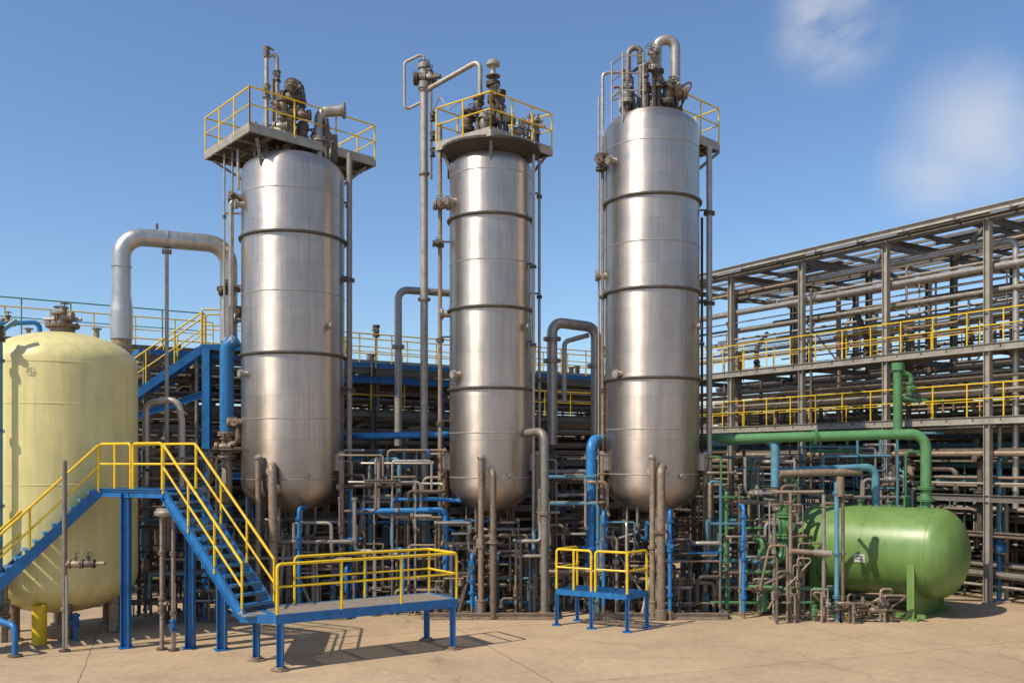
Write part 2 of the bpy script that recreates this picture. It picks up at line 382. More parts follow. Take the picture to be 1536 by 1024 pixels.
S.valve((-8.12,27.6,5.6),XA,.1,'brown',stem=(0,-1,.1)); S.valve((-8.1,27.7,8.9),Z,.06,'dark')
G.done()

# column 2
G,c=column(-.64,28,1.23,2.98,3.8,13.1,13.75,[11.64,8.96,6.62],[12.9,10.3,5.3,4.0],[-100,-10,80,170])
D=G.part('top_platform')
A,B,DD,C=deck(D,(-.60,26.45),(1.20,28.2),(-2.25,27.75),13.86,frame='rackl')
for q in (A,B,C,DD):
    d=(c-V((q.x,q.y,0))).normalized(); D.beam(q-Z*.22+d*.2,c-d*1.15+Z*13.0,.06,.08,'rack')
D.lathe((-.64,28,0),[(0,13.3),(1.0,13.45),(1.5,13.68),(1.5,13.75),(0,13.76)],'under',32)  # dish below the deck, in the same painted-shade colour
R_=G.part('platform_railing'); R_.rail([A,B,DD,C],closed=True,step=.85,toe=True)
T=G.part('top_piping')
stack(T,-.56,27.7,13.7,15.9,.17,'dark'); T.lathe((-.56,27.7,0),[(0,15.9),(.08,15.9),(.08,16.15),(.2,16.2),(.21,16.28),(.14,16.36),(0,16.38)],'grey',18)
for (x,y,z) in ((-1.3,27.5,14.5),(-1.0,27.3,14.9),(-.2,27.6,14.6),(.2,27.8,14.3),(.7,28,14.5),(-.8,27.2,14.3),(-.35,27.5,15.1)):
    T.valve((x,y,z),random.choice([XA,Z]),ro(.08,.12),random.choice(['dark','grey','brown']),stem=(ro(-.4,.4),-.7,.5)); T.tube((x,y,13.6),(x,y,z+.1),.07,'dark')
T.tube((-1.3,27.5,14.55),(.1,27.7,14.55),.09,'dark'); T.tube((.4,27.8,13.8),(.9,28,14.7),.05,'brown'); T.tube((.2,27.8,14.6),(1.0,28,14.5),.06,'grey')
for i in range(18):
    x=ro(-1.6,.8); T.pipe([(x,ro(27.2,28.6),13.7),(x,28,14+ro(0,.6)),(x+ro(-.5,.5),28,14+ro(0,.9))],ro(.02,.05),random.choice(['dark','grey','brown']))
T.pipe([(-.96,28,14.0),(-.96,28,16.5),(-2.73,29,15.95)],.075,'grey',bend=.2); T.flange((-.96,28,15.2),Z,.13,'dark')
S=G.part('side_piping')
clamp_riser(S,-2.16,28.0,3.0,14.6,.065,'brown',c,1.23,[12.1,10.95,8.1,5.6]); S.valve((-2.1,27.8,12.1),XA,.09,'grey',stem=(0,-1,.2)); S.valve((-2.2,27.8,10.95),XA,.06,'dark',stem=(0,-1,.2))
clamp_riser(S,.63,27.5,.1,13.5,.05,'steel',c,1.23,[10.2,7.9]); clamp_riser(S,.82,28,.1,13.5,.045,'grey',c,1.23,[12.4,9.4,6.9]); S.tube((-1.9,28.2,13.7),(-1.9,28.2,13.0),.05,'dark')
S.pipe([(.4,27.3,5.3),(.93,26.6,5.35),(.93,26.6,.05)],.115,'grey'); S.flange((.93,26.6,3),Z,.18,'brown'); S.tube((.93,26.6,0),(.93,26.6,.2),.18,'brown')
S.pipe([(-.6,26.8,4.2),(-.53,26.4,4.2),(-.53,26.4,.05)],.09,'brown'); S.flange((-.53,26.4,2.2),Z,.15,'brown')
G.done()

# column 3
G,c=column(4.2,28,1.40,2.94,3.8,14.25,14.93,[12.16,9.48,6.9],[13.7,10.8,5.4,4.1],[-98,-15,80,-168])
D=G.part('top_platform')
A,B,DD,C=deck(D,(5.05,27.75),(6.45,29.1),(3.9,29.2),14.30,frame='rackl')
R_=G.part('platform_railing'); R_.rail([A,B,DD,C],closed=True,step=.9,toe=True,h=1.15)
D.beam(B-Z*.2,V((5.5,28.4,13.2)),.06,.08,'rack'); D.beam(A-Z*.2,V((5.2,27.9,13.4)),.06,.08,'rack')
for z in (15.2,15.7,16.2): R_.pipe([(2.95,27.6,z),(3.2,27.0,z),(3.8,27.0,z)],.022,'steel')
for x,y in ((2.95,27.6),(3.2,27.0),(3.8,27.0)): R_.tube((x,y,14.3),(x,y,16.3),.025,'steel')
T=G.part('top_piping')
T.pipe([(4.34,28,14.6),(4.34,28,17.1),(4.9,28,17.1),(4.9,28,15.6)],.15,'steel',bend=.27,n=18,seg=8); T.flange((4.9,28,15.65),Z,.24,'grey'); T.flange((4.34,28,15.2),Z,.24,'grey'); T.tube((4.9,28,15.6),(4.75,28,14.7),.12,'dark')
T.pipe([(3.84,27.8,14.5),(3.84,27.8,16.8),(3.46,27.8,16.75),(3.46,27.8,14.7)],.085,'grey'); T.pipe([(3.98,27.6,14.5),(3.98,27.6,16.2)],.05,'dark'); T.tube((3.84,27.8,16.3),(3.84,27.8,16.65),.11,'dark')
for (x,y,z) in ((4.0,27.5,15.4),(4.3,27.4,15.7),(4.6,27.5,15.3),(3.4,27.5,15.3),(4.9,27.7,15.4),(3.9,27.3,15.9),(4.15,27.3,16.2)):
    T.valve((x,y,z),random.choice([XA,Z]),ro(.07,.11),random.choice(['dark','grey','brown']),stem=(ro(-.5,.5),-.7,.5)); T.tube((x,y,14.3),(x,y,z),.06,'dark')
for i in range(24):
    x=ro(3.2,5.1); T.pipe([(x,ro(27.3,28.4),14.6),(x,28,15+ro(0,.6)),(x+ro(-.5,.5),28,15+ro(0,1.0)),(x+ro(-.4,.4),28,15+ro(0,1.5))],ro(.02,.05),random.choice(['dark','grey','brown','steel']))
S=G.part('side_piping')
S.pipe([(3.35,28,14.6),(3.35,28,16.15),(2.72,28,16.1),(2.72,28,14)],.05,'steel'); clamp_riser(S,2.72,28,2.6,14.2,.055,'brown',c,1.4,[13.4,9.4,6.6,4.4]); clamp_riser(S,2.62,28.2,4,15.5,.03,'steel',c,1.4,[10])
S.valve((2.66,27.9,13.4),Z,.09,'dark',stem=(-.3,-1,0))
clamp_riser(S,5.92,28,.1,13.9,.09,'steel',c,1.4,[11.9,4.6,9.2]); clamp_riser(S,5.72,28.1,4,11.8,.04,'dark',c,1.4,[8]); 
S.pipe([(4.35,26.8,4.3),(4.2,26.3,4.3),(4.2,26.3,.05)],.12,'brown'); S.flange((4.2,26.3,2.5),Z,.2,'brown'); S.tube((4.2,26.3,0),(4.2,26.3,.3),.17,'brown')
G.done()

# ------------------------------------------------------------ tall vent pole with loop
G=Obj('vent_pipe',(-2.73,29,0)); p=G.part('mast')
p.tube((-2.73,29,0),(-2.73,29,16.5),.12,'grey',14); p.flange((-2.73,29,9.5),Z,.2,'grey'); p.flange((-2.73,29,13.4),Z,.17,'grey')
q=G.part('loop'); q.pipe([(-2.73,29,16.4),(-2.73,29,17.15),(-3.34,29,16.85),(-3.34,29,15.35),(-2.85,29,15.6)],.045,'grey',bend=.12)
q.valve((-2.73,29,16.35),XA,.12,'dark'); q.valve((-2.55,28.9,16.35),XA,.08,'grey'); stack(q,-2.73,29,15.9,16.8,.16,'grey'); q.tube((-2.9,29,16.3),(-2.2,28.7,16.3),.07,'dark')
q.tube((-2.5,28.9,13.2),(-2.5,28.9,16.2),.035,'brown'); q.pipe([(-2.5,28.9,15.2),(-2.2,28.5,15.6),(-1.9,28.2,15.1),(-1.5,28,15.3)],.018,'grey')
for z in(14.0,14.5,15.1): q.valve((-2.45,28.8,z),Z,.05,'dark')
G.done()

# ------------------------------------------------------------ cream tank
G=Obj('storage_tank',(-11.8,24.5,0)); s=G.part('shell'); c=V((-11.8,24.5,0)); R=1.84
s.lathe(c,dome(R,1.5,.55)[::-1]+[(R,6.95)]+dome(R,6.95,7.85)[1:],'cream',96)
for z in (6.93,5.9,3.9,1.6): s.lathe(c,[(R-.005,z-.02),(R+.008,z-.01),(R+.008,z+.01),(R-.005,z+.02)],'cream',96)
t=G.part('manway'); t.lathe(c,[(.0,7.8),(.3,7.8),(.3,7.98),(.42,7.99),(.42,8.06),(.2,8.08),(.2,8.3),(.28,8.31),(.28,8.36),(.0,8.38)],'brown',24)
for i in range(12):
    a=i*math.pi/6; t.tube(c+V((.37*math.cos(a),.37*math.sin(a),7.95)),c+V((.37*math.cos(a),.37*math.sin(a),8.11)),.02,'dark',6)
t.valve(c+V((.1,-.1,8.25)),XA,.08,'brown'); t.tube(c+V((-.5,0,8.2)),c+V((.5,0,8.2)),.05,'grey'); t.torus(c+V((0,-.1,8.5)),Z,.16,.02,'dark')
t.pipe([c+V((-.35,-.5,7.7)),c+V((-.35,-.5,8.05)),c+V((-1.2,-.9,7.95)),c+V((-2.4,-.8,7.7))],.06,'bpipe')
t.valve(c+V((-1.0,-.8,8.0)),XA,.06,'dark')
for dx in(-.9,.9): t.tube(c+V((dx,0,7.5)),c+V((dx,0,7.95)),.06,'grey'); t.flange(c+V((dx,0,7.95)),Z,.12,'grey',double=False)
l=G.part('legs')
for a in (-60,-118,60,120,180,0):
    a=math.radians(a); q=c+V((1.35*math.cos(a),1.35*math.sin(a),0)); l.tube(q,q+Z*1.2,.13,'brown' ,14); l.tube(q,q+Z*.04,.22,'brown',14)
l.tube((-11.6,22.9,0),(-11.6,22.9,.95),.17,'yellow',18)
f=G.part('fill_line'); f.pipe([(-12.0,22.6,7.9),(-12.35,22.5,7.6),(-12.35,22.5,.6),(-12.35,22.9,.4)],.065,'teal'); 
for z in (6.9,5.2,3.4,1.9): f.flange((-12.35,22.5,z),Z,.11,'teal')
f.pipe([(-12.6,22.5,8.0),(-12.48,22.4,7.7),(-12.48,22.4,1.0)],.03,'grey'); f.valve((-12.35,22.5,7.55),Z,.07,'dark')
f.pipe([(-12.6,22,1.0),(-11.75,21.6,.75),(-11.4,21.4,.72),(-11.4,21.4,.05)],.07,'bpipe'); f.tube((-11.4,21.4,0),(-11.4,21.4,.05),.16,'dark')
f.pipe([(-12.9,23.0,1.7),(-12.3,22.6,1.7),(-12.3,22.6,.1)],.09,'brown'); f.valve((-12.3,22.6,.9),Z,.08,'brown'); f.tube((-10.9,23.3,0),(-10.9,23.3,.7),.05,'bpipe'); f.valve((-10.9,23.3,.5),Z,.06,'blue')
G.done()

# ------------------------------------------------------------ standpipes near the stair
G=Obj('standpipe',(-8.2,22,0)); p=G.part('pipes')
for x,y in ((-8.33,22.2),(-8.02,22.1)):
    p.tube((x,y,0),(x,y,3.15),.05,'brown',10); p.tube((x,y,0),(x,y,.04),.13,'dark')
    for z in(.9,2.3): p.flange((x,y,z),Z,.085,'brown')
p.lathe((-8.17,22.15,3.15),[(0,0),(.12,0),(.3,.05),(.32,.12),(.25,.22),(.12,.26),(0,.27)],'grey',24); p.valve((-8.33,22.2,1.1),Z,.05,'brown',stem=(1,-.3,0)); p.valve((-8.02,22.1,.6),Z,.05,'bpipe')
p.tube((-8.0,22.1,1.6),(-8.0,22.1,.05),.04,'grey')
G.done()
G=Obj('standpipe',(-10.55,22,0)); p=G.part('pipes'); p.tube((-10.55,22,0),(-10.55,22,4.5),.055,'grey',10); p.tube((-10.55,22,0),(-10.55,22,.04),.13,'dark')
p.flange((-10.55,22,1.0),Z,.09,'brown'); p.pipe([(-10.55,22,2.05),(-9.6,22.0,2.08)],.045,'brown'); p.valve((-10.3,22,2.06),XA,.06,'brown'); p.valve((-10.0,22,2.07),XA,.06,'dark'); p.tube((-10.45,21.9,.1),(-10.45,21.9,1.8),.03,'steel')
G.done()

# ------------------------------------------------------------ blue stairs and walkway
def stairs(G,n0,n1,wv,za,zb_,steps,name='flight'):
    """n0 bottom near corner, n1 top near corner (x,y), wv width vector"""
    p=G.part(name); a=V((*n0,za)); b=V((*n1,zb_)); w=V((*wv,0))
    for off,sd in ((V((0,0,0)),1),(w,-1)): p.channel(a+off-Z*.1,b+off-Z*.1,.07,.24,'blue',side=sd)
    h=V((b.x-a.x,b.y-a.y,0)); hl=h.length; h.normalize(); wd=w.normalized(); wl=w.length
    for i in range(steps):
        t=(i+.6)/steps; q=a.lerp(b,t)+w/2
        p.box(q,(.24,wl-.08,.035),'blue',ax=(h,wd,Z)); p.box(q-h*.12-Z*.02,(.02,wl-.09,.05),'teal',ax=(h,wd,Z))
    return a,b,w
def stair_rail(p,a,b,h=1.0,step=1.1,r=.032):
    p.tube(a+Z*h,b+Z*h,r,'yellow',8); p.tube(a+Z*h*.5,b+Z*h*.5,r*.8,'yellow',8); n=max(1,round((b-a).length/step))
    for i in range(n+1): q=a.lerp(b,i/n); p.tube(q-Z*.1,q+Z*h,r*.9,'yellow',8)
G=Obj('access_stairs',(-8,21.5,0))
wv=(.50,.78)
a,b,w=stairs(G,(-5.86,20.25),(-8.12,21.72),wv,1.22,3.82,13)
R_=G.part('handrails'); stair_rail(R_,a,b,1.05); stair_rail(R_,a+w,b+w,1.05)
# upper landing
L0=V((-8.12,21.72,3.82)); L1=V((-10.1,22.85,3.82)); wvec=V((.50,.78,0))
D=G.part('landing'); A,B,DD,C=grating(D,(L0.x,L0.y),(L1.x,L1.y),(L0.x+.5,L0.y+.78),3.82,'blue',.07)
for q,r2 in ((L0,L1),(L1,L1+wvec),(L1+wvec,L0+wvec),(L0+wvec,L0)): D.channel(q-Z*.1,r2-Z*.1,.08,.2,'blue')
P=G.part('posts')
for q in (V((-9.28,22.43,0)),V((-7.72,22.4,0)),V((-6.9,22.2,0))):
    top=3.72 if q.x<-7.5 else 2.2
    P.ibeam(q,q+Z*top,.2,.2,'blue',t=.022,up=(1,0,0)); P.box(q+Z*.012,(.34,.34,.024),'blue',ang=.55)
# landing rails
R_.rail([L0+V((-.02,0,0)),L0.lerp(L1,.46)],h=1.08,r=.034,step=2); R_.rail([L0.lerp(L1,.5),L1],h=1.08,r=.034,step=.55)
R_.rail([L0+wvec,L1+wvec],h=1.08,r=.034,step=1.1)
# left flight
w2=(W.x*.85,W.y*.85)
l1=L1+V((-.02,-.02,0)); l0=l1-U*3.75; 
a,b,w=stairs(G,(l0.x,l0.y),(l1.x,l1.y),w2,.1,3.82,19,'lower_flight')
stair_rail(R_,a,b,1.05); stair_rail(R_,a+w,b+w,1.05)
G.done()

# lower walkway platform
G=Obj('loading_platform',(-3.6,21.5,0))
F0=V((-5.02,19.95,1.2)); F1=V((-1.33,22.32,1.2)); bk=V((-.75,1.08,0))
D=G.part('deck'); grating(D,(F0.x,F0.y),(F1.x,F1.y),(F0.x+bk.x,F0.y+bk.y),1.2,'grate',.075)
for q,r2,sd in ((F0,F1,1),(F1,F1+bk,1),(F1+bk,F0+bk,1),(F0+bk,F0,1)): D.channel(q-Z*.1,r2-Z*.1,.09,.2,'blue',side=sd)
for t in (.25,.5,.75): D.ibeam(F0.lerp(F1,t)-Z*.13,F0.lerp(F1,t)+bk-Z*.13,.07,.12,'blue')
# link plate under stair
D.box(F0+bk*.5+V((-.42,.05,-.03)),(.5,1.25,.03),'grate',ang=.57); D.channel(F0+V((-.7,-.0,-.1))+bk*.2,F0-Z*.1,.08,.18,'blue'); D.channel(F0+V((-.95,.5,-.1))+bk*.4,F0-Z*.1+bk,.08,.18,'blue')
P=G.part('posts')
for q in (F0+V((.05,.06,0)),F1-U*.1,F0+bk*.98,F1+bk*.95-U*.1):
    q=V((q.x,q.y,0)); P.ibeam(q,q+Z*1.0,.14,.14,'blue',t=.02,up=(1,0,0)); P.tube(q,q+Z*.035,.2,'brown',16); P.tube(q+Z*.035,q+Z*.08,.13,'brown',12)
R_=G.part('railing'); R_.rail([F0,F1],h=1.08,r=.036,step=1.45,toe=False); R_.rail([F1+U*.0,F1+bk,F0+bk+U*.9],h=1.08,r=.034,step=1.5)
G.done()

# small step platform between columns 2 and 3
G=Obj('step_platform',(2.3,25,0)); D=G.part('deck')
A=V((1.22,25.5,1.0)); B=V((3.02,24.45,1.0)); bk=V((.62,.75,0))
grating(D,(A.x,A.y),(B.x,B.y),(A.x+bk.x,A.y+bk.y),1.0,'blue',.08)
for q,r2 in ((A,B),(B,B+bk),(B+bk,A+bk),(A+bk,A)): D.channel(q-Z*.08,r2-Z*.08,.07,.15,'blue')
P=G.part('posts')
for q in (A,B,A+bk,B+bk,A.lerp(B,.5)): q=V((q.x,q.y,0)); P.ibeam(q,q+Z*.9,.1,.1,'blue',up=(1,0,0)); P.box(q+Z*.012,(.24,.24,.024),'blue')
R_=G.part('railing'); R_.rail([A,A.lerp(B,.5)],h=1.08,r=.034,step=.5); R_.rail([A.lerp(B,.56),B,B+bk],h=1.08,r=.034,step=.85); R_.rail([A,A+bk],h=1.08,r=.03,step=.9)
G.done()

# ------------------------------------------------------------ green horizontal tank
G=Obj('horizontal_pressure_tank',(11,28.3,0)); s=G.part('shell'); zc=1.83; R=1.3
E0=V((9.65,29.3,zc)); E1=V((12.3,26.9,zc)); ax=(E1-E0).normalized(); L=(E1-E0).length; pw=V((-ax.y,ax.x,0)) # side direction
if pw.y>0: pw=-pw
s.lathe(E0,[(r,-z) for r,z in dome(R,0,.75)[::-1]]+[(R,L)]+[(r,z) for r,z in dome(R,L,L+.8)[1:]],'green',96,axis=ax)
for t in (.0,L*.5,L): s.lathe(E0+ax*t,[(R-.005,-.02),(R+.007,-.01),(R+.007,.01),(R-.005,.02)],'green',96,axis=ax)
b=G.part('saddles')
for t in (.35,L-.35):
    c0=E0+ax*t; 
    for k in range(-10,11):
        yy=k/10*1.22; yb=zc-math.sqrt(max(R*R-yy*yy,0)) if abs(yy)<R else zc
        q=c0+pw*yy; h=min(yb+.03,1.5); b.box(V((q.x,q.y,h/2)),(.06,.121,h),'green',ax=(ax,pw,Z))
    for k in (-1.25,1.25):
        q=c0+pw*k; b.box(V((q.x,q.y,.8)),(.2,.05,1.6),'green',ax=(ax,pw,Z)); 
    b.box(V((c0.x,c0.y,.03)),(.4,2.7,.06),'green',ax=(ax,pw,Z))
for k in(-1.1,1.1): b.beam(E0+pw*k+V((0,0,-zc+.12)),E1+pw*k+V((0,0,-zc+.12)),.1,.12,'green')
n=G.part('nozzles')
q=E0+ax*(L-.35)+Z*R; n.tube(q-Z*.1,q+Z*.28,.13,'gpipe',16); n.flange(q+Z*.22,Z,.24,'gpipe'); 
for t in (.4,1.3,2.2): q=E0+ax*t+Z*R; n.tube(q-Z*.08,q+Z*.15,.07,'gpipe',12); n.flange(q+Z*.15,Z,.13,'gpipe',double=False)
for k in range(-2,3): q=E0+ax*(L-.9+.0)+Z*(R+.22)+pw*(k*.09); n.tube(q-Z*.25,q+Z*.12,.03,'gpipe',8)
# name plate
d=(pw*.93+Z*-.12).normalized(); q=E0+ax*(L*.5)+d*(R+.012); up=(Z-d*Z.dot(d)).normalized(); n.box(q,(.32,.24,.012),'plate',ax=(ax,up,d)); n.box(q+d*.008+up*.05,(.24,.03,.004),'dark',ax=(ax,up,d)); n.box(q+d*.008-up*.03,(.2,.02,.004),'dark',ax=(ax,up,d))
G.done()

# green transfer line
G=Obj('green_transfer_pipe',(9,28,0)); p=G.part('line')
q=E0+ax*(L-.35); p.pipe([V((q.x,q.y,3.38)),V((q.x,q.y,5.28)),V((6.6,28.2,5.15)),V((5.6,29.2,5.15))],.15,'gpipe',bend=.42,n=16,seg=8); p.flange((q.x,q.y,3.7),Z,.25,'gpipe')
p.flange((9.0,27.74,5.2),XA,.24,'gpipe'); 
p.pipe([(8.0,27.4,3.2),(8.0,27.4,1.6),(7.4,27.3,1.5),(7.3,27.3,.8),(8.0,27.0,.7)],.13,'gpipe',n=14); p.valve((8.0,27.4,2.6),Z,.14,'gpipe'); p.tube((7.35,27.3,.1),(7.35,27.3,1.9),.16,'gpipe',14)
p.pipe([(7.35,27.3,1.9),(7.35,27.3,2.2),(7.0,28.4,2.2)],.1,'gpipe')
p.pipe([(12.9,31.2,5.2),(12.9,31.2,7.6)],.15,'gpipe',n=14); p.tube((12.9,31.2,7.5),(12.9,31.2,7.75),.2,'gpipe',14); p.pipe([(12.9,31.2,7.4),(13.35,31.2,7.4),(13.35,31.2,6.9)],.09,'gpipe'); p.pipe([(12.9,31.2,6.6),(13.6,31.2,6.5),(14.6,31.6,6.5)],.07,'gpipe'); p.valve((13.3,31.2,6.9),Z,.08,'gpipe')
G.done()

# ------------------------------------------------------------ big silver crossover pipe
G=Obj('overhead_crossover_pipe',(-10,28,0)); p=G.part('line')
p.pipe([(-11.3,27,3.5),(-11.3,27,11.0),(-8.62,28.4,11.05),(-8.62,28.4,8.1)],.26,'silver',bend=.62,n=24,seg=10)
for z in (10.1,9.0): p.flange((-11.3,27,z),Z,.29,'silver',.03,False)
p.tube((-11.3,27,7.4),(-11.3,27,8.0),.28,'rust',24); p.flange((-11.3,27,9.2),Z,.275,'silver',.05,False); p.tube((-11.3,27,9.2),(-11.3,27,8.8),.27,'silver',24,.31); p.tube((-11.3,27,8.8),(-11.3,27,8.0),.31,'silver',24)
p.flange((-8.62,28.4,9.7),Z,.36,'dark',.04); p.tube((-8.62,28.4,9.5),(-8.62,28.4,8.0),.22,'silver',20); p.valve((-8.62,28.2,9.6),XA,.08,'dark')
u3=V((2.68,1.4,0)).normalized(); p.flange((-10.2,27.57,11.02),u3,.29,'silver',.03,False); p.tube((-10.2,27.57,10.7),(-10.2,27.57,5.0),.055,'grey'); p.flange((-10.2,27.57,10.66),Z,.14,'grey',.04); p.tube((-10.45,27.45,11.3),(-10.45,27.45,11.45),.04,'dark')
b=G.part('blue_downcomer'); b.pipe([(-8.3,28.2,8.15),(-8.62,28.2,7.95),(-8.62,28.2,5.3)],.21,'bpipe',bend=.3,n=18); b.tube((-8.62,28.2,5.3),(-8.62,28.2,3.2),.16,'grey',16); b.tube((-8.62,28.2,3.2),(-8.62,28.2,1.9),.19,'bpipe',16); b.tube((-8.62,28.2,1.9),(-8.62,28.2,0),.15,'brown',16)
for z in (5.3,4.6,3.2,1.9): b.flange((-8.62,28.2,z),Z,.27,'brown',.05)
b.pipe([(-8.62,28.2,5.0),(-8.1,27.6,5.0),(-8.1,27.6,5.6)],.08,'brown'); b.valve((-8.62,27.9,4.9),XA,.09,'brown')
G.done()

def simple_line(name,path,r,k,fl=(),n=14,bend=None):
    G=Obj(name,path[0]); p=G.part('line'); p.pipe(path,r,k,n=n,bend=bend,seg=7)
    for q,d in fl: p.flange(q,d,r*1.7,k if k!='silver' else 'grey',.04)
    G.done()
simple_line('process_pipe',[(-3.9,32,5),(-3.9,32,10.35),(-2.1,33,10.4),(-1.0,33.5,10.4),(-1,33.5,6)],.13,'steel',[((-3.9,32,8.4),Z)],bend=.35)
simple_line('process_pipe',[(1.29,30,5),(1.29,30,8.95),(2.75,30.6,8.85),(2.75,30.6,5)],.17,'steel',[((1.29,30,7.7),Z),((1.29,30,8.4),Z),((2.75,30.6,7.6),Z)],bend=.35)
simple_line('process_pipe',[(1.7,30.3,6.4),(1.7,30.3,8.35),(2.5,30.6,8.6)],.08,'steel')
simple_line('blue_process_pipe',[(3.3,29.3,5.2),(2.34,27.6,5.1),(2.34,27.6,1.3),(2.34,28.6,1.3)],.15,'bpipe',[((2.34,27.6,3.4),Z),((2.34,27.6,1.9),Z)],bend=.35)
simple_line('blue_process_pipe',[(-6,30.5,5.25),(-4.8,29,5.25),(-2.0,29.2,5.3),(-2,31,5.3)],.11,'bpipe')
simple_line('blue_process_pipe',[(-4.7,27.5,2.9),(-4.7,27.4,3.0),(-1.95,27.4,3.05),(-1.95,27.4,1.2)],.085,'bpipe')
simple_line('blue_process_pipe',[(-3.55,27.6,2.0),(-3.55,27.6,3.35),(-2.2,27.6,3.35),(-1.5,27.6,3.3)],.06,'bpipe')
simple_line('blue_process_pipe',[(-4.3,28.2,2.0),(-4.3,28.2,4.5),(-3.4,28.2,4.55),(-3.4,28.2,3.5)],.07,'teal')
simple_line('blue_process_pipe',[(.6,28.4,4.1),(2.0,28.4,4.15),(2.0,29.6,4.15)],.07,'bpipe')
simple_line('pale_blue_process_pipe',[(6.1,28.6,5.05),(7.9,28,5.15),(7.9,28,3.7)],.13,'teal',bend=.35)
simple_line('pale_blue_process_pipe',[(7.9,28.3,4.15),(11.15,28.6,4.3),(11.15,28.6,2.9)],.12,'teal',bend=.3)
simple_line('weathered_process_pipe',[(8.0,27.9,4.1),(10.5,28.1,4.17)],.11,'brown')
simple_line('process_pipe',[(-10.2,26,3.6),(-10.2,26,6.1),(-9.3,26,6.2),(-9.2,26,5.6),(-9.2,26,3.4)],.09,'steel',bend=.28)
for (x,y,z0,z1) in ((-6.03,26.4,.4,3.15),(4.45,26.3,.3,3.1),(-1.15,26.8,.3,1.8),(-.55,27.0,.3,3.1),(2.65,27,.3,3),(6.6,26.6,.2,3.2)):
    G=Obj('blue_drain_pipe',(x,y,0)); p=G.part('line'); p.pipe([(x,y,z0),(x,y,z1),(x+.05,y+.6,z1)],.055,'bpipe')
    for z in (z0+.4,(z0+z1)/2,z1-.3): p.flange((x,y,z),Z,.1,'bpipe')
    p.valve((x,y,(z0+z1)/2+.4),Z,.06,'bpipe'); p.tube((x,y,0),(x,y,z0),.05,'brown'); G.done()

# sampling frame in front of the green tank
G=Obj('pipe_manifold',(9,26.3,0)); p=G.part('frame')
for x,y,z,k,r in ((7.85,26.3,3.6,'brown',.05),(8.72,26.1,3.55,'grey',.055),(9.05,26.0,3.9,'teal',.065),(9.22,26.0,3.9,'brown',.05),(7.45,26.5,3.0,'grey',.05),(8.3,26.6,1.7,'brown',.045)):
    p.tube((x,y,0),(x,y,z),r,k,12); p.box((x,y,.02),(.26,.26,.04),'brown')
    for zz in (.7,1.9,z-.3): p.flange((x,y,zz),Z,r*1.7,k)
p.pipe([(7.4,26.5,3.6),(8.75,26.2,3.62)],.05,'brown'); p.pipe([(7.85,26.3,1.95),(8.9,26.0,1.9)],.08,'brown'); p.tube((8.45,26.1,1.93),(8.9,26.0,1.9),.1,'grey')
p.pipe([(8.72,26.1,3.3),(9.22,26,3.3),(9.22,26.6,3.4)],.05,'brown'); p.tube((9.13,25.95,3.5),(9.13,25.95,4.05),.11,'brown'); p.pipe([(8.8,26.1,.35),(10.4,25.9,.35)],.06,'brown')
for i in range(30):
    x=ro(7.2,10.6); y=ro(25.6,26.6); z=ro(.25,.95 if x>8.6 else 2.2); k=random.choice(['brown','brown','gpipe','grey','brown','dark'])
    p.pipe([(x,y,.02),(x,y,z),(x+ro(-.8,.8),y,z),(x+ro(-.8,.8),y+ro(0,.5),z*ro(.3,1))],ro(.02,.042),k)
    if i%2: p.valve((x,y,z*.6),Z,ro(.035,.055),k)
for i in range(6): p.valve((8.9+i*.28,25.9,.35+.15*(i%2)),XA,.05,random.choice(['brown','dark','gpipe']))
p.pipe([(6.7,26.7,.9),(9.2,26.3,.85)],.05,'gpipe'); p.pipe([(6.6,26.9,1.3),(7.9,26.6,1.3),(7.9,26.6,.1)],.06,'gpipe')
G.done()

# ------------------------------------------------------------ tangled process piping
def tangle(G,name,o,L,D_,z0,z1,n,rr=(.022,.06),mats=('brown','brown','brown','grey','grey','steel','dark','dark','dark','brown','teal','bpipe'),ang=0.,risers=.6):
    p=G.part(name); du=V((math.cos(ang),math.sin(ang),0)); dv=V((-du.y,du.x,0)); o=V((*o,0))
    for i in range(n):
        k=random.choice(mats); r=ro(*rr)
        a=ro(0,L); b=ro(0,D_); pts=[]
        pos=lambda a,b,z:o+du*a+dv*b+Z*z
        z=ro(z0,z1)
        if random.random()<risers: pts.append(pos(a,b,0.02))
        pts.append(pos(a,b,z)); last=2
        for s in range(random.randint(2,4)):
            m=random.choice([q for q in (0,0,1,2,2) if q!=last]); last=m
            if m==0: a=min(L,max(0,a+random.choice((-1,1))*ro(.5,2.2)))
            elif m==1: b=min(D_,max(0,b+random.choice((-1,1))*ro(.3,1)))
            else: z=min(z1,max(z0,z+random.choice((-1,1))*ro(.5,2)))
            pts.append(pos(a,b,z))
        q=[pts[0]]
        for t in pts[1:]:
            if (t-q[-1]).length>.02: q.append(t)
        pts=q
        if len(pts)<2: continue
        p.pipe(pts,r,k,n=8,seg=3)
        d=pts[1]-pts[0]
        if d.length>.8:
            c=pts[0].lerp(pts[1],ro(.3,.7)); d.normalize()
            if random.random()<.45: p.valve(c,d,r*1.15,k if random.random()<.6 else 'dark',stem=V((ro(-.3,.3),-1,.1)) if abs(d.z)>.5 else Z)
            else: p.flange(c,d,r*1.8,k)
            if d.z>.5 and random.random()<.4: p.flange(pts[0]+Z*.03,Z,r*2.6,'brown')
        if random.random()<.5 and (pts[-1]-pts[-2]).length>.1: p.flange(pts[-1],pts[-1]-pts[-2],r*1.7,k)
G=Obj('process_piping',(0,28,0))
tangle(G,'left_bay',(-11,25.6),3.0,2.2,.4,4.8,65)
tangle(G,'under_column_a',(-8.6,26.9),4,2.2,.3,2.7,85)
tangle(G,'bay_ab',(-5.0,27.0),3.0,2.5,.4,4.8,100)
tangle(G,'under_column_b',(-2.2,26.9),3.2,2.2,.3,2.7,75)
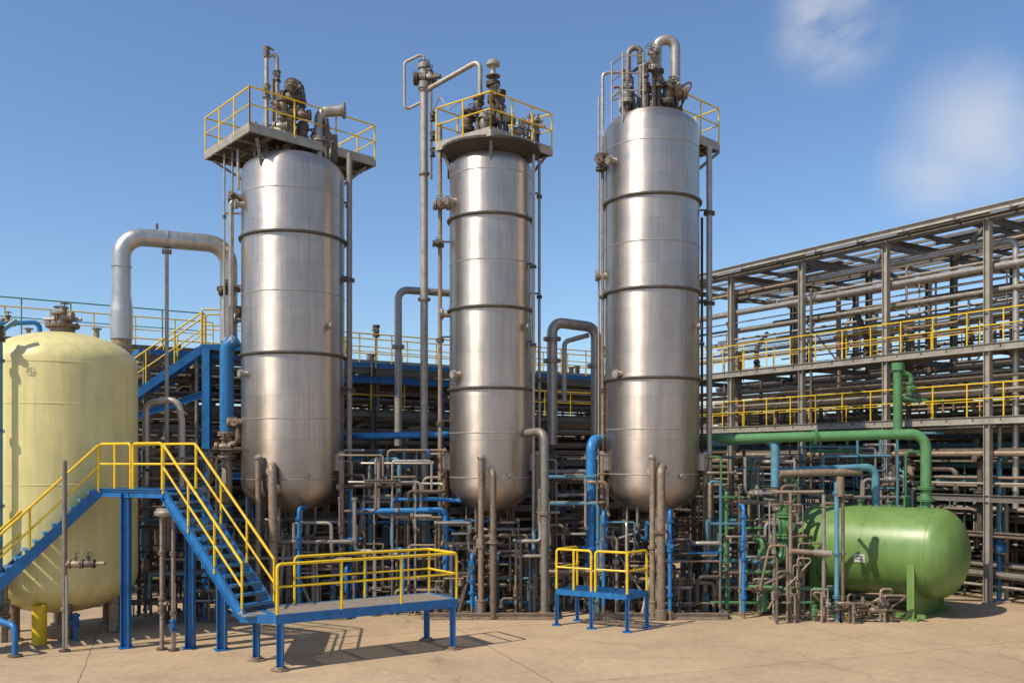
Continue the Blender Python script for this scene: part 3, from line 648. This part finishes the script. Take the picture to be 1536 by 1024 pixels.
tangle(G,'bay_bc',(.8,27.0),2.0,2.5,.4,4.6,70)
tangle(G,'under_column_c',(2.6,26.9),3.4,2.2,.3,2.7,75)
tangle(G,'right_bay',(5.7,26.9),2.8,2.6,.3,4.6,95,mats=('brown','brown','grey','steel','dark','dark','teal','gpipe'))
tangle(G,'behind_tank',(8.2,30.8),8.5,2.2,.3,5.4,120,mats=('brown','dark','dark','grey','steel','dark','teal','gpipe'))
G.done()

# ------------------------------------------------------------ pipe racks
def rack(name,o,al,na,sa,dp,nd,sd_,levels,pipes,top,k='rack',verts=40,postk=None,pw=.2):
    G=Obj(name,(o[0],o[1],0)); o=V((*o,0)); st=G.part('steel_frame'); Lt=na*sa; Dt=nd*sd_
    for i in range(na+1):
        for j in range(nd+1):
            q=o+al*(i*sa)+dp*(j*sd_); st.ibeam(q,q+Z*top,pw,pw,(postk or k) if j==0 else k,t=.022,up=al); st.box(q+Z*.03,(.4,.4,.06),'conc',ang=math.atan2(al.y,al.x))
    for z in levels:
        for j in range(nd+1): st.ibeam(o+dp*(j*sd_)-al*.3+Z*z,o+dp*(j*sd_)+al*(Lt+.3)+Z*z,.14,.22,k)
        for i in range(na+1): st.ibeam(o+al*(i*sa)+Z*(z-.02)+dp*.02,o+al*(i*sa)+dp*Dt+Z*(z-.02),.13,.2,k)
    for i in range(0,na,3):
        if levels: 
            zz=[.3]+list(levels)
            for a_,b_ in zip(zz[:-1],zz[1:]): st.beam(o+al*(i*sa)+dp*Dt+Z*a_,o+al*((i+1)*sa)+dp*Dt+Z*b_,.07,.07,k)
    pp=G.part('pipes')
    for (n,z0,z1,r0,r1,mats) in pipes:
        for i in range(n):
            d=ro(.15,Dt-.1); z=ro(z0,z1); r=ro(r0,r1); a=-.8; b=Lt+.8; kk=random.choice(mats)
            if random.random()<.45: a=ro(0,Lt*.6)
            if random.random()<.45: b=ro(max(a+2,Lt*.4),Lt)
            if b-a<1: continue
            pts=[o+al*a+dp*d+Z*z,o+al*b+dp*d+Z*z]
            if random.random()<.35:
                m=ro(a+.3,b-.3); z2=z+random.choice((-1,1))*ro(.15,.6); pts=[pts[0],o+al*m+dp*d+Z*z,o+al*m+dp*d+Z*z2,o+al*b+dp*d+Z*z2]
            if a>0: pts=[pts[0]+Z*random.choice((-1,1))*ro(.4,1.5)]+pts
            pp.pipe(pts,r,kk,n=8,seg=3)
            for f in range(int((b-a)/4)): 
                if random.random()<.4: pp.flange(o+al*ro(a,min(b,a+3))+dp*d+Z*z,al,r*1.6,kk)
    vv=G.part('risers')
    for i in range(verts):
        a=ro(0,Lt); d=ro(-.1,Dt); z0=random.choice([0,0,ro(0,3)]); z1=min(ro(3,top),top-.2)
        if z1<z0+1: continue
        r=ro(.03,.1); kk=random.choice(['dark','grey','brown','steel','dark']); q=o+al*a+dp*d
        vv.pipe([q+Z*z0,q+Z*z1,q+Z*z1+dp*ro(-.5,.5)],r,kk,n=8)
        if random.random()<.6: vv.valve(q+Z*ro(z0+.3,z1-.3),Z,r*1.1,kk)
    return G,st,pp,vv,o

dk=('dark','dark','brown','brown','grey','dark','rack'); md=('dark','grey','brown','steel','grey','brown')
# central rack
G,st,pp,vv,o=rack('pipe_rack',(-11.6,29.6),U,6,3.9,W,2,2.6,(2.6,4.4,6.2,7.75),
   [(85,.4,2.6,.03,.1,dk),(75,2.7,4.4,.03,.10,dk),(75,4.5,6.1,.03,.11,md+('dark',)),(50,6.3,7.6,.03,.11,md)],8.0,verts=120)
w=G.part('walkway')
a0=o+Z*8.0-U*.2; b0=o+U*23.8+Z*8.0
A,B,DD,C=deck(w,(a0.x,a0.y),(b0.x,b0.y),(a0.x+W.x*1.3,a0.y+W.y*1.3),8.02,'grate','blue',joists=False)
w.rail([A+U*6.2,B],h=1.05,step=1.3,r=.025,toe=True); w.rail([C+U*6.2,DD],h=1.05,step=1.3,r=.025)
w2_=o+W*5.2+Z*8.0; w.rail([w2_,w2_+U*23],h=1.0,step=1.6,r=.025)
w.rail([o+Z*6.3+U*14-W*.1,o+Z*6.3+U*23-W*.1],h=1.0,step=1.3,r=.025)
w.rail([o+Z*6.3+U*5-W*.1,o+Z*6.3+U*9-W*.1],h=1.0,step=1.3,r=.025)
w.ibeam(o+U*5+Z*7.4-W*.15,o+U*14+Z*7.4-W*.15,.12,.25,'blue'); 
for t in (6.5,10.5,): q=o+U*t-W*.15; w.ibeam(q,q+Z*7.4,.16,.16,'blue')
for i in range(12):
    q=o+U*ro(7,20)+W*ro(1,4)+Z*8; h=ro(.4,1.5); w.tube(q,q+Z*h,ro(.05,.13),random.choice(['grey','steel','dark'])); w.valve(q+Z*h,Z,.08,'dark')
G.done()

# second rack behind, lower
G,st,pp,vv,o=rack('pipe_rack',(-16,37),U,9,4.2,W,1,3.5,(2.6,4.6,6.4),
   [(80,.4,3.6,.05,.14,dk),(70,3.6,6.4,.05,.14,md)],6.8,verts=50)
G.done()

# right-hand tall rack
al=W; dp=U; Lr=3.65
G,st,pp,vv,o=rack('covered_pipe_rack',(14.95-W.x*Lr*3,29.3-W.y*Lr*3),W,7,Lr,U,2,4.0,(3.3,5.72,8.0,12.1),
   [(85,.4,3.3,.04,.12,dk),(75,3.5,5.5,.04,.13,md+('dark','dark','teal')),(46,6.0,7.6,.03,.10,md+('dark',)),(22,8.3,9.8,.025,.07,md),(26,10.0,11.9,.025,.07,md)],12.1,verts=130,postk='rackl',pw=.2)
r_=G.part('roof_steel')
for j in range(12): r_.beam(o+U*(j*.76-.3)-W*.5+Z*12.32,o+U*(j*.76-.3)+W*(7*Lr+.4)+Z*12.32,.07,.1,'rack')
for i in range(29):
    if i%2: r_.beam(o+W*(i*.912)+Z*12.2-U*.35,o+W*(i*.912)+U*8.3+Z*12.2,.09,.14,'rack')
for i in range(7):
    a=o+W*(i*Lr)+Z*11.9; r_.beam(a,a+W*Lr+U*4,.12,.12,'rackl'); r_.beam(a+W*Lr+U*4,a+U*8,.1,.1,'rack')
r_.channel(o-W*.5-U*.38+Z*12.28,o+W*(7*Lr+.4)-U*.38+Z*12.28,.1,.2,'rackl')
for i in range(7):
    for (x0,x1) in ((.3,1.6),(2.5,3.4),(4.5,5.7)):
        if (i+int(x0))%2: 
            a=o+W*(i*Lr+.2)+U*x0+Z*12.39; b=a+W*(Lr-.3); c2=a+U*(x1-x0); r_.add([a,b,b+c2-a,c2],[(0,1,2,3)],'rack')
w=G.part('walkways')
for z,dl in ((8.15,1.25),(5.87,1.25)):
    a0=o-W*.3-U*.1; b0=o+W*(7*Lr+.3)-U*.1
    A,B,DD,C=deck(w,(a0.x,a0.y),(b0.x,b0.y),(a0.x+U.x*dl,a0.y+U.y*dl),z,'grate','rackl',joists=False,thick=.22)
    w.rail([A,B],h=1.05,step=1.2,r=.023); w.rail([C,DD],h=1.05,step=1.8,r=.02)
    for i in range(29): w.beam(A+W*(i*.9)-Z*.08,C+W*(i*.9)-Z*.08,.05,.1,'dark')
a=o+U*4+Z*8.15; w.rail([a,a+W*25],h=1.05,step=1.8,r=.02)
q=o+W*(2.85*Lr)+U*.6; w.pipe([q+Z*3,q+Z*11.4,q+Z*11.4+W*8],.1,'steel'); q=o+U*.3+Z*10.6; w.tube(q,q+W*25,.12,'steel',14); q=o+U*.5+Z*9.9; w.tube(q,q+W*22,.08,'grey',12)
for i in range(30):
    q=o+W*ro(2,25)+U*ro(1.5,7.5); z=ro(8,9.2); w.pipe([q+Z*z,q+Z*(z+ro(1,2.6)),q+Z*(z+2)+U*ro(-1,1)],ro(.03,.12),random.choice(['dark','grey','brown','steel'])); w.valve(q+Z*(z+.4),Z,.09,'dark')
G.done()
# distant racks at right
G,st,pp,vv,o=rack('pipe_rack',(10,50),V((.96,.28,0)).normalized(),9,5,V((-.28,.96,0)).normalized(),1,4,(3,5.2,7),
   [(110,.4,4,.06,.18,dk),(80,4,7,.06,.16,md)],7.4,verts=70)
G.done()
G,st,pp,vv,o=rack('pipe_rack',(19.5,33),V((.98,.2,0)).normalized(),4,4,V((-.2,.98,0)).normalized(),1,3,(2.6,4.6),
   [(60,.4,2.6,.05,.13,dk),(40,2.7,4.8,.05,.13,md)],5.0,verts=40)
G.done()

# blue valve / filter at right
G=Obj('blue_control_valve',(15.5,29.8,0)); p=G.part('body'); p.lathe((15.45,29.6,1.75),[(0,-.25),(.12,-.22),(.21,-.1),(.23,0),(.21,.1),(.12,.2),(.1,.45),(0,.46)],'bpipe',24); p.tube((15.45,29.6,0),(15.45,29.6,1.5),.07,'bpipe'); p.pipe([(15.45,29.6,2.2),(15.45,29.6,4.6),(16.2,29.9,4.6)],.08,'teal'); p.flange((15.45,29.6,2.2),Z,.14,'teal'); p.torus((15.45,29.4,1.75),(0,1,0),.2,.02,'dark')
p.pipe([(15.9,30,0),(15.9,30,3.2),(15.2,30.6,3.2)],.07,'grey'); p.box((15.45,29.6,.04),(.5,.5,.08),'conc')
G.done()

# ------------------------------------------------------------ blue stair tower at left rear, catwalk
G=Obj('stair_tower',(-10,29.3,0))
a,b,w=stairs(G,(-13.0,28.6),(-9.75,29.4),(-.22,.88),5.6,8.12,13)
R_=G.part('handrails'); stair_rail(R_,a,b,1.05,r=.027); stair_rail(R_,a+w,b+w,1.05,r=.027)
D=G.part('landing'); A,B,DD,C=deck(D,(-9.75,29.3),(-8.3,29.6),(-9.95,30.3),8.14,'grate','blue'); R_.rail([A+V((0,0,0)),B,DD,C],h=1.1,step=.8,r=.027)
P=G.part('posts')
for q in (V((-9.6,29.35,0)),B,V((-13,28.7,0)),V((-13,29.5,0))): P.ibeam(V((q.x,q.y,0)),V((q.x,q.y,8.0 if q.x>-12 else 5.5)),.24,.24,'blue',t=.025,up=(0,1,0))
P.ibeam((-9.6,29.3,6.6),(-13,28.7,5.4),.12,.2,'blue'); P.ibeam((-9.6,29.4,4.0),(-8.3,29.7,4.0),.12,.2,'blue'); P.tube((-10,29.6,0),(-10,29.6,7.9),.06,'grey')
G.done()
G=Obj('catwalk',(-15,33,0)); D=G.part('deck')
a0=V((-21,29.8)); b0=V((-11.5,35.9)); A,B,DD,C=deck(D,a0,b0,(a0.x+W.x*1.2,a0.y+W.y*1.2),8.75,'grate','rack',joists=False)
D.rail([A,B],h=1.05,step=1.5,r=.024); D.rail([C,DD],h=1.55,k='gpipe',step=1.6,r=.024)
for i in range(5):
    q=A.lerp(B,i/4); D.ibeam(V((q.x,q.y,0)),q-Z*.2,.16,.16,'rack')
for i in range(10):
    z=ro(7.2,8.6); q=A+W*ro(0,1.2); D.tube(V((q.x,q.y,z)),V((q.x,q.y,z))+U*11,ro(.04,.09),random.choice(['dark','grey','bpipe','steel']))
G.done()

# ------------------------------------------------------------ ground
m=bpy.data.materials.new('concrete_yard'); m.use_nodes=True; nt=m.node_tree;N=nt.nodes;L=nt.links;b=N['Principled BSDF']
tc=N.new('ShaderNodeTexCoord'); mp=N.new('ShaderNodeMapping'); mp.inputs['Rotation'].default_value=(0,0,-.36); mp.inputs['Location'].default_value=(1.5,2.2,0); L.new(tc.outputs['Object'],mp.inputs[0])
br=N.new('ShaderNodeTexBrick'); br.offset=0; br.inputs['Scale'].default_value=1; br.inputs['Brick Width'].default_value=9; br.inputs['Row Height'].default_value=6.5; br.inputs['Mortar Size'].default_value=.016; br.inputs['Mortar Smooth'].default_value=.4
br.inputs['Color1'].default_value=(1,1,1,1); br.inputs['Color2'].default_value=(.92,.92,.92,1); br.inputs['Mortar'].default_value=(.45,.41,.37,1)
nd=N.new('ShaderNodeTexNoise'); nd.inputs['Scale'].default_value=1.5; nd.inputs['Detail'].default_value=6; L.new(tc.outputs['Object'],nd.inputs['Vector'])
ndv=N.new('ShaderNodeVectorMath'); ndv.operation='MULTIPLY_ADD'; L.new(nd.outputs['Color'],ndv.inputs[0]); ndv.inputs[1].default_value=(.12,.12,0); L.new(mp.outputs[0],ndv.inputs[2])
L.new(ndv.outputs[0],br.inputs['Vector'])
def noise(s,d,rf,lo,hi,a,bb):
    n=N.new('ShaderNodeTexNoise'); n.inputs['Scale'].default_value=s; n.inputs['Detail'].default_value=d; n.inputs['Roughness'].default_value=rf; L.new(tc.outputs['Object'],n.inputs['Vector'])
    r=N.new('ShaderNodeMapRange'); r.inputs[1].default_value=lo; r.inputs[2].default_value=hi; r.inputs[3].default_value=a; r.inputs[4].default_value=bb; L.new(n.outputs['Fac'],r.inputs[0]); return r.outputs[0],n
f1,_=noise(.28,8,.6,.3,.7,.82,1.08); f2,n2=noise(5,9,.7,.3,.7,.84,1.1); f3,_=noise(.9,9,.72,.5,.7,0,.7); f4,n4=noise(60,4,.6,.3,.7,.86,1.1)
a1=N.new('ShaderNodeMath'); a1.operation='MULTIPLY'; L.new(f1,a1.inputs[0]); L.new(f2,a1.inputs[1]); a2=N.new('ShaderNodeMath'); a2.operation='MULTIPLY'; L.new(a1.outputs[0],a2.inputs[0]); L.new(f4,a2.inputs[1])
c1=N.new('ShaderNodeMix'); c1.data_type='RGBA'; L.new(f3,c1.inputs[0]); c1.inputs[6].default_value=(.49,.355,.225,1); c1.inputs[7].default_value=(.36,.255,.165,1)
c2=N.new('ShaderNodeMix'); c2.data_type='RGBA'; c2.blend_type='MULTIPLY'; c2.inputs[0].default_value=1; L.new(c1.outputs[2],c2.inputs[6]); L.new(br.outputs['Color'],c2.inputs[7])
# hairline cracks
vo=N.new('ShaderNodeTexVoronoi'); vo.feature='DISTANCE_TO_EDGE'; vo.inputs['Scale'].default_value=.16; nv=N.new('ShaderNodeVectorMath'); nv.operation='MULTIPLY_ADD'; L.new(nd.outputs['Color'],nv.inputs[0]); nv.inputs[1].default_value=(.9,.9,0); L.new(tc.outputs['Object'],nv.inputs[2]); L.new(nv.outputs[0],vo.inputs['Vector'])
vr=N.new('ShaderNodeMapRange'); vr.inputs[1].default_value=0; vr.inputs[2].default_value=.0035; vr.inputs[3].default_value=.72; vr.inputs[4].default_value=1; L.new(vo.outputs['Distance'],vr.inputs[0])
a3=N.new('ShaderNodeMath'); a3.operation='MULTIPLY'; L.new(a2.outputs[0],a3.inputs[0]); L.new(vr.outputs[0],a3.inputs[1])
vm=N.new('ShaderNodeVectorMath'); vm.operation='SCALE'; L.new(c2.outputs[2],vm.inputs[0]); L.new(a3.outputs[0],vm.inputs['Scale']); L.new(vm.outputs[0],b.inputs['Base Color'])
b.inputs['Roughness'].default_value=.88; b.inputs['Specular IOR Level'].default_value=.25
bp=N.new('ShaderNodeBump'); bp.inputs['Strength'].default_value=.3; bp.inputs['Distance'].default_value=.01; L.new(n2.outputs['Fac'],bp.inputs['Height']); L.new(bp.outputs[0],b.inputs['Normal'])
me=bpy.data.meshes.new('ground'); S=900; me.from_pydata([(-S,-S,0),(S,-S,0),(S,S,0),(-S,S,0)],[],[(0,1,2,3)]); me.materials.append(m)
g=bpy.data.objects.new('ground',me); sc.collection.objects.link(g)

# ------------------------------------------------------------ sky and sun
el=math.radians(48); hd=V((-.82,-.57,0)).normalized()
w=bpy.data.worlds.new('World'); sc.world=w; w.use_nodes=True; nt=w.node_tree;N=nt.nodes;L=nt.links
bg=N['Background']; sk=N.new('ShaderNodeTexSky'); sk.sky_type='NISHITA'; sk.sun_disc=False; sk.sun_elevation=el; sk.sun_rotation=math.atan2(hd.x,hd.y)%(2*math.pi); sk.air_density=1.0; sk.dust_density=.6; sk.ozone_density=2.5
ti=N.new('ShaderNodeMix'); ti.data_type='RGBA'; ti.blend_type='MULTIPLY'; ti.inputs[0].default_value=1; L.new(sk.outputs[0],ti.inputs[6]); ti.inputs[7].default_value=(.92,1.03,1.15,1)
tc=N.new('ShaderNodeTexCoord'); nz=N.new('ShaderNodeTexNoise'); nz.inputs['Scale'].default_value=10; nz.inputs['Detail'].default_value=9; nz.inputs['Roughness'].default_value=.52; nz.inputs['Distortion'].default_value=.5; L.new(tc.outputs['Generated'],nz.inputs['Vector'])
tot=None
for (cx,cy,cz,rad,amp) in ((.298,.865,.405,.07,.85),(.428,.856,.300,.095,.62),(.395,.87,.268,.07,.55)):
    vd=N.new('ShaderNodeVectorMath'); vd.operation='DISTANCE'; L.new(tc.outputs['Generated'],vd.inputs[0]); vd.inputs[1].default_value=(cx,cy,cz)
    r=N.new('ShaderNodeMapRange'); r.interpolation_type='SMOOTHSTEP'; r.inputs[1].default_value=rad; r.inputs[2].default_value=0; r.inputs[3].default_value=0; r.inputs[4].default_value=amp; L.new(vd.outputs['Value'],r.inputs[0])
    if tot is None: tot=r.outputs[0]
    else:
        mm=N.new('ShaderNodeMath'); mm.operation='MAXIMUM'; L.new(tot,mm.inputs[0]); L.new(r.outputs[0],mm.inputs[1]); tot=mm.outputs[0]
rn=N.new('ShaderNodeMapRange'); rn.interpolation_type='SMOOTHSTEP'; rn.inputs[1].default_value=.25; rn.inputs[2].default_value=.62; L.new(nz.outputs['Fac'],rn.inputs[0])
mm=N.new('ShaderNodeMath'); mm.operation='MULTIPLY'; L.new(tot,mm.inputs[0]); L.new(rn.outputs[0],mm.inputs[1])
mx=N.new('ShaderNodeMix'); mx.data_type='RGBA'; L.new(mm.outputs[0],mx.inputs[0]); L.new(ti.outputs[2],mx.inputs[6]); mx.inputs[7].default_value=(5.6,5.7,6.0,1)
L.new(mx.outputs[2],bg.inputs['Color']); bg.inputs['Strength'].default_value=.135
ld=bpy.data.lights.new('sun','SUN'); ld.energy=4.8; ld.angle=math.radians(.6); ld.color=(1,.90,.74); lo=bpy.data.objects.new('sun',ld); sc.collection.objects.link(lo)
sd=V((hd.x*math.cos(el),hd.y*math.cos(el),math.sin(el))); lo.rotation_euler=sd.to_track_quat('Z','Y').to_euler(); lo.location=(-20,-10,30)

cam=bpy.data.cameras.new('camera'); cam.lens=32.8; cam.sensor_width=36; cam.shift_y=.116; cam.clip_end=3000; cam.clip_start=.1
co=bpy.data.objects.new('camera',cam); sc.collection.objects.link(co); co.location=(0,0,4.5); co.rotation_euler=(math.radians(90),0,0); sc.camera=co
sc.view_settings.view_transform='Standard'; sc.view_settings.look='None'; sc.view_settings.exposure=0
